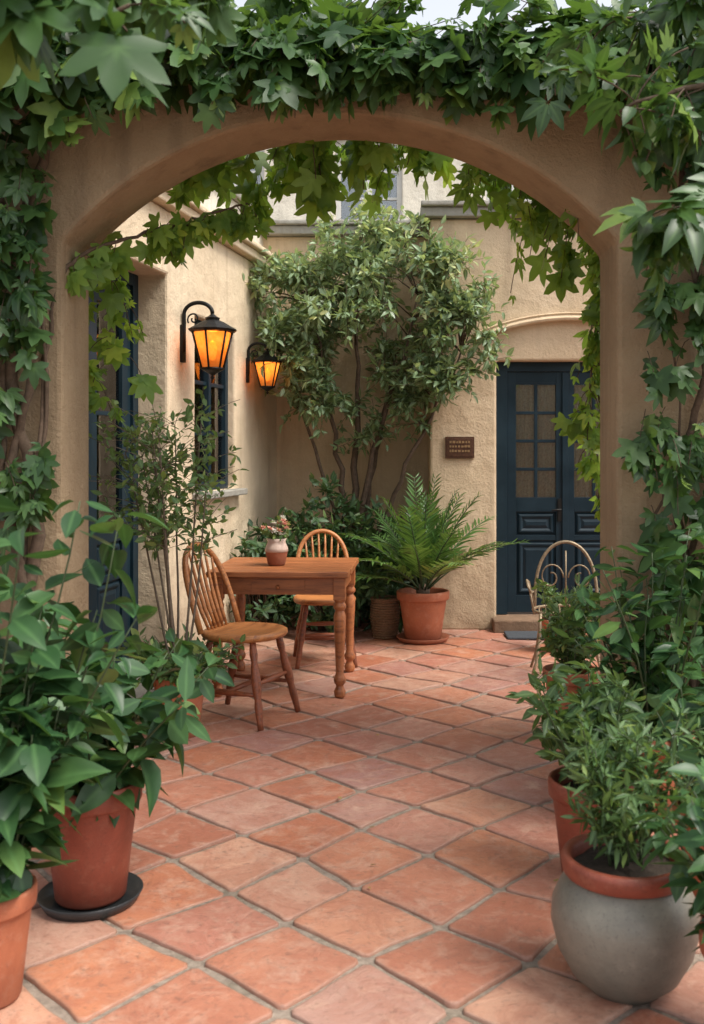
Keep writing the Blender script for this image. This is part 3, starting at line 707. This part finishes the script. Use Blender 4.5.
while len(cl)<142:
    d=nrm(rng.normal(size=3)); r=U(.3,1.08)**.5; q=cen+rad*d*r
    if q[2]<1.85 and U(0,1)<.5: continue
    if q[0]>.2 and q[1]>8.2: q[1]=8.2+U(-.2,0)-.1
    if q[1]>8.88: q[1]=8.85
    if math.sin(q[0]*5.6+1)*math.sin(q[2]*5.2)+.2*math.sin(q[1]*9)>.55: continue
    cl.append(q)
cl+= [np.array([.60,8.0,2.55]),np.array([.74,8.0,2.38]),np.array([.55,8.0,2.15]),np.array([.1,8.3,3.4]),np.array([-.9,8.3,2.9]),np.array([.70,7.98,2.2])]
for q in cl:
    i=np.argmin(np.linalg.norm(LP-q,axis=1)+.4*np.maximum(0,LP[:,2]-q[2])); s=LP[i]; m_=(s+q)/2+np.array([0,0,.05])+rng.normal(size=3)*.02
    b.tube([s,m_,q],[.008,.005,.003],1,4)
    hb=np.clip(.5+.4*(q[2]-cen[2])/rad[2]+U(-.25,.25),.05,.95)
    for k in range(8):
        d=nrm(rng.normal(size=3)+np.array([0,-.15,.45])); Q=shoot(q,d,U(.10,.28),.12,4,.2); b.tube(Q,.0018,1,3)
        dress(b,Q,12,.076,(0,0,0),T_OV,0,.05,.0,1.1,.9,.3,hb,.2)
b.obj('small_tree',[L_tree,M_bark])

def bush(name,c,rad,n,leaf,size,tm=T_SM,b0=.4,per=26):
    b=MB()
    for i in range(n):
        d=nrm(rng.normal(size=3)); d[2]=abs(d[2]); q=np.array(c)+np.array(rad)*d*U(.55,1.05)
        s=np.array([c[0]+U(-.1,.1),c[1]+U(-.05,.05),.02]); b.tube([s,(s+q)/2+np.array([0,0,.05]),q],[.008,.005,.002],1,4)
        for k in range(3):
            Q=shoot(q,d+rng.normal(size=3)*.6+np.array([0,0,.2]),U(.08,.2),.2,4,.3); dress(b,Q,per//2,size,tuple(d*.5),tm,0,0,.2,.9,.7,.3,np.clip(b0+.25*d[2]-.1+U(-.15,.15),0,1),.2)
    return b.obj(name,[leaf,M_bark])
bush('green_bush',(-.62,8.25,.15),(.62,.45,1.0),110,L_bush,.085,T_OV,.65)
bush('green_bush',(-1.15,8.0,.1),(.28,.4,.75),45,L_bush,.075,T_OV,.5)
bush('green_bush',(-.05,8.55,.1),(.35,.3,.75),45,L_bush,.08,T_OV,.4)

# ------------------------------------------------------------------ climbing vine over the arch
b=MB()
def stem(pts,r0,r1,sub=8):
    pts=[np.array(p,float) for p in pts]; P=[]
    for i in range(len(pts)-1):
        a=pts[max(0,i-1)];p=pts[i];q=pts[i+1];c=pts[min(len(pts)-1,i+2)]
        for t in np.linspace(0,1,sub,endpoint=False): P.append(.5*((2*p)+(-a+q)*t+(2*a-5*p+4*q-c)*t*t+(-a+3*p-3*q+c)*t**3))
    P.append(pts[-1]); P=np.array(P); P+=rng.normal(size=P.shape)*.006
    b.tube(P,np.linspace(r0,r1,len(P)),1,8); return P
st=[stem([(-1.62,4.30,0),(-1.66,4.34,.6),(-1.58,4.35,1.2),(-1.68,4.34,1.8),(-1.60,4.34,2.5),(-1.45,4.33,2.95),(-1.0,4.3,3.2),(-.3,4.32,3.25),(.5,4.3,3.24),(1.3,4.3,3.2)],.034,.012),
    stem([(-1.70,4.28,0),(-1.60,4.33,.7),(-1.70,4.34,1.3),(-1.60,4.33,1.9),(-1.72,4.33,2.6),(-1.55,4.33,3.1),(-.8,4.45,3.25),(.4,4.5,3.26)],.026,.008),
    stem([(-1.78,4.30,0),(-1.80,4.34,.9),(-1.72,4.34,1.7),(-1.82,4.34,2.4),(-1.85,4.34,3.1)],.022,.01),
    stem([(-1.58,4.33,1.35),(-1.52,4.42,2.2),(-1.35,4.62,2.45),(-1.05,4.85,2.60),(-.75,4.95,2.72)],.012,.005),
    stem([(1.22,4.28,0),(1.30,4.34,.7),(1.20,4.35,1.3),(1.33,4.34,1.9),(1.22,4.34,2.6),(1.28,4.33,3.15),(.7,4.5,3.25)],.024,.008),
    stem([(1.34,4.28,0),(1.24,4.33,.8),(1.36,4.34,1.5),(1.28,4.34,2.2),(1.45,4.33,3.0)],.018,.008),
    stem([(1.05,4.9,3.1),(1.03,5.0,2.4),(1.06,5.3,1.8),(1.12,5.6,1.2)],.010,.004),
    stem([(1.12,4.84,3.1),(1.06,5.05,2.5),(1.0,5.2,2.0),(.98,5.25,1.6)],.008,.004),
    stem([(-1.50,4.32,0),(-1.56,4.35,.5),(-1.64,4.36,1.0),(-1.54,4.35,1.6),(-1.57,4.35,2.2),(-1.68,4.34,2.8)],.014,.006),
    stem([(1.14,4.30,0),(1.18,4.35,.6),(1.10,4.36,1.1),(1.22,4.36,1.6),(1.15,4.35,2.2)],.011,.004)]
def fr(x):
    if x<-1.5: return U(.3,.7)
    if x<-1.15: return U(.2,.5)
    if x>1.1: return U(.3,.7)
    if x>.6: return U(.12,.46)
    if -.75<x<-.2: return U(.15,.38)
    return U(.06,.26)
LS=.098
for i in range(310):
    x=U(-2.1,1.8)
    if .1<x<.55 and U(0,1)>.6: continue
    L=fr(x); P=shoot((x,U(4.25,4.45),U(3.14,3.32)),(U(-.8,.8),-.8,U(-.2,.6)),L,.8,7,.45)
    P[:,1]=np.maximum(P[:,1],3.95)
    b.tube(P,.0025,1,3); dress(b,P,int(5+L*18),LS*U(.75,1.3),(0,-.5,0),random.choice([T_LOB,T_LOB,T_PAL]),0,.1,.6,.75,.6,.5,U(.2,.75))
for i in range(330):
    x=U(-2.2,1.9)
    if .0<x<.95 and U(0,1)<.72: continue
    P=shoot((x,U(4.3,4.95),3.22),(U(-.9,.9),U(-.6,.5),1),U(.12,.5),.4,6,.45)
    b.tube(P,.0025,1,3); dress(b,P,10,LS*U(.75,1.3),(0,-.3,0),random.choice([T_LOB,T_PAL]),0,.2,.3,.85,.8,.5,U(.3,.85))
for i in range(74):
    z=U(1.2,3.0); x=U(-2.0,-1.54)
    if z<2.0 and U(0,1)<.35: continue
    P=shoot((x,4.34,z),(U(-.6,.8),-1,U(-.4,.4)),U(.10,.28),.9,5,.3); b.tube(P,.002,1,3); dress(b,P,6,LS*U(.7,1.2),(0,-.6,0),random.choice([T_LOB,T_PAL]),0,.2,.8,.6,.5,.5,U(.2,.5))
for i in range(110):
    z=U(.4,3.0); x=U(1.06,1.6)
    P=shoot((x,4.34,z),(U(-.7,.5),-1,U(-.4,.4)),U(.10,.30),.9,5,.3); b.tube(P,.002,1,3); dress(b,P,6,LS*U(.7,1.2),(0,-.6,0),random.choice([T_LOB,T_PAL]),0,.2,.8,.6,.5,.5,U(.25,.65))
b.obj('climbing_vine',[L_vine,M_bark])
b=MB()
def trail(x,y,z,L,n,size,tm,out=(0,-.3,0)):
    P=shoot((x,y,z),(U(-.6,.6),U(-.2,.5),U(-.5,.2)),L,1.0,9,.3); b.tube(P,.0025,1,3); dress(b,P,n,size*U(.8,1.2),out,tm,0,.1,.8,.7,.4,.5,U(.2,.8))
for i in range(60):
    x=U(-1.3,.4); L=U(.12,.34)+(.26*math.exp(-((x+.62)/.28)**2)+.14*math.exp(-((x-.1)/.2)**2))*U(.4,1); trail(x,U(4.84,5.25),U(3.08,3.25),L,int(5+L*15),LS,random.choice([T_LOB,T_PAL,T_LOB]))
for i in range(24):
    trail(U(-1.60,-1.40),U(4.83,5.1),U(1.9,3.0),U(.15,.4),7,.085,random.choice([T_LOB,T_PAL]))
for i in range(30):
    k=random.randrange(10,len(st[3])); trail(*st[3][k],U(.06,.18),4,.075,T_LOB)
for i in range(62):
    x=U(.45,1.3); L=U(.15,.42) if x<.8 else U(.3,.9); trail(x,U(4.85,5.4),U(2.95,3.25),L,int(6+L*15),LS,random.choice([T_PAL,T_TRI,T_LOB]))
for s_ in (6,7):
    for k in range(6,len(st[s_])):
        for q in range(2): trail(*st[s_][k],U(.06,.18),4,.075,random.choice([T_TRI,T_LOB]))
b.tube(np.array([(-1.4,5.0,3.12),(-.5,5.1,3.2),(.4,5.05,3.18),(1.3,5.0,3.15)]),.012,1,6)
b.tube(np.array([(-1.4,5.3,3.2),(-.3,5.35,3.26),(.6,5.3,3.22),(1.4,5.4,3.2)]),.010,1,6)
b.obj('trailing_vine',[L_vineb,M_bark])

def overhang(name,trunk,limbs_,leaf,size,tms,nsh,L,dr=.5):
    b=MB(); P=np.array(trunk,float); b.tube(P,np.linspace(.07,.04,len(P)),1,10)
    for lm in limbs_:
        Q=np.array(lm,float); t=np.linspace(0,1,14); k=np.linspace(0,1,len(Q)); Q=np.stack([np.interp(t,k,Q[:,i]) for i in range(3)],1); Q[1:]+=rng.normal(size=(13,3))*.012
        b.tube(Q,np.linspace(.022,.005,14),1,7)
        for i in range(nsh):
            p=Q[random.randrange(3,14)]; S=shoot(p,rng.normal(size=3)+np.array([0,0,.1]),U(.5,1)*L,dr,6,.25); b.tube(S,.0028,1,4)
            dress(b,S,9,size*U(.8,1.3),(0,-.3,0),random.choice(tms),0,.15,.5,.8,.8,.5,U(.3,.8))
    b.obj(name,[leaf,M_bark])
overhang('overhanging_tree',[(-1.9,2.2,0),(-1.85,2.25,1.2),(-1.75,2.3,2.2),(-1.6,2.3,2.75)],
  [[(-1.75,2.3,2.3),(-1.3,2.3,2.62),(-.95,2.35,2.60),(-.66,2.4,2.54)],[(-1.6,2.3,2.75),(-1.2,2.5,2.85),(-.8,2.7,2.85),(-.5,2.8,2.84)],[(-1.8,2.3,2.0),(-1.6,2.7,2.45),(-1.4,3.0,2.75)]],L_vine,.10,[T_LOB,T_LOB,T_PAL],15,.24)
overhang('overhanging_tree',[(1.75,3.0,0),(1.72,3.0,1.2),(1.65,3.05,2.2),(1.5,3.1,2.8)],
  [[(1.7,3.0,1.9),(1.3,2.95,2.25),(1.05,2.9,2.28),(.70,2.9,2.16)],[(1.65,3.05,2.2),(1.25,3.1,2.55),(.98,3.1,2.65),(.68,3.1,2.55)],[(1.5,3.1,2.8),(1.25,3.3,3.0),(1.0,3.4,3.04),(.72,3.5,3.0)]],L_vine,.105,[T_PAL,T_PAL,T_OV],26,.30)
b=MB(); n=34; X=np.stack([rng.uniform(-1.3,1.2,n),rng.uniform(2.8,8,n),np.full(n,.018)],1); a=rng.uniform(0,6.28,n)
b.leaves(T_SM,X,np.stack([np.cos(a),np.sin(a),np.full(n,.08)],1),np.tile([0,0,1.],(n,1))+rng.normal(size=(n,3))*.1,rng.uniform(.015,.032,n))
b.obj('fallen_leaves',[mat_leaf('leaf_dry',(.12,.06,.02),(.22,.13,.04),(.25,.22,.06),.7,.1)])

# ------------------------------------------------------------------ light, world, camera
w=bpy.data.worlds.new('World'); sc.world=w; w.use_nodes=True; nt=w.node_tree
bg=nt.nodes['Background']; sky=nt.nodes.new('ShaderNodeTexSky'); sky.sky_type='NISHITA'; sky.sun_disc=False
tosun=Vector((.52,-.24,.95)).normalized()
sky.sun_elevation=math.asin(tosun.z); sky.sun_rotation=math.atan2(tosun.x,tosun.y)
sky.air_density=1.0; sky.dust_density=2.5; sky.ozone_density=.6
bw=nt.nodes.new('ShaderNodeHueSaturation'); bw.inputs['Saturation'].default_value=.25; bw.inputs['Value'].default_value=2.0
nt.links.new(sky.outputs[0],bw.inputs['Color'])
nt.links.new(bw.outputs[0],bg.inputs[0]); bg.inputs[1].default_value=.15
s=bpy.data.lights.new('sun','SUN'); s.energy=3.7; s.angle=math.radians(22); s.color=(1,.94,.84)
so=bpy.data.objects.new('sun',s); sc.collection.objects.link(so); so.rotation_euler=tosun.to_track_quat('Z','Y').to_euler(); so.location=(3,-2,8)

cam=bpy.data.cameras.new('camera'); co=bpy.data.objects.new('camera',cam); sc.collection.objects.link(co)
co.location=(0,0,1.5); co.rotation_euler=(math.radians(90),0,0)
cam.sensor_width=36; cam.lens=36*1000/1024; cam.shift_x=-48/1024; cam.shift_y=-62/1024; cam.clip_end=500; cam.clip_start=.05
cam.dof.use_dof=True; cam.dof.focus_distance=6.0; cam.dof.aperture_fstop=4
sc.camera=co
sc.view_settings.view_transform='Standard'; sc.view_settings.look='None'; sc.view_settings.exposure=0
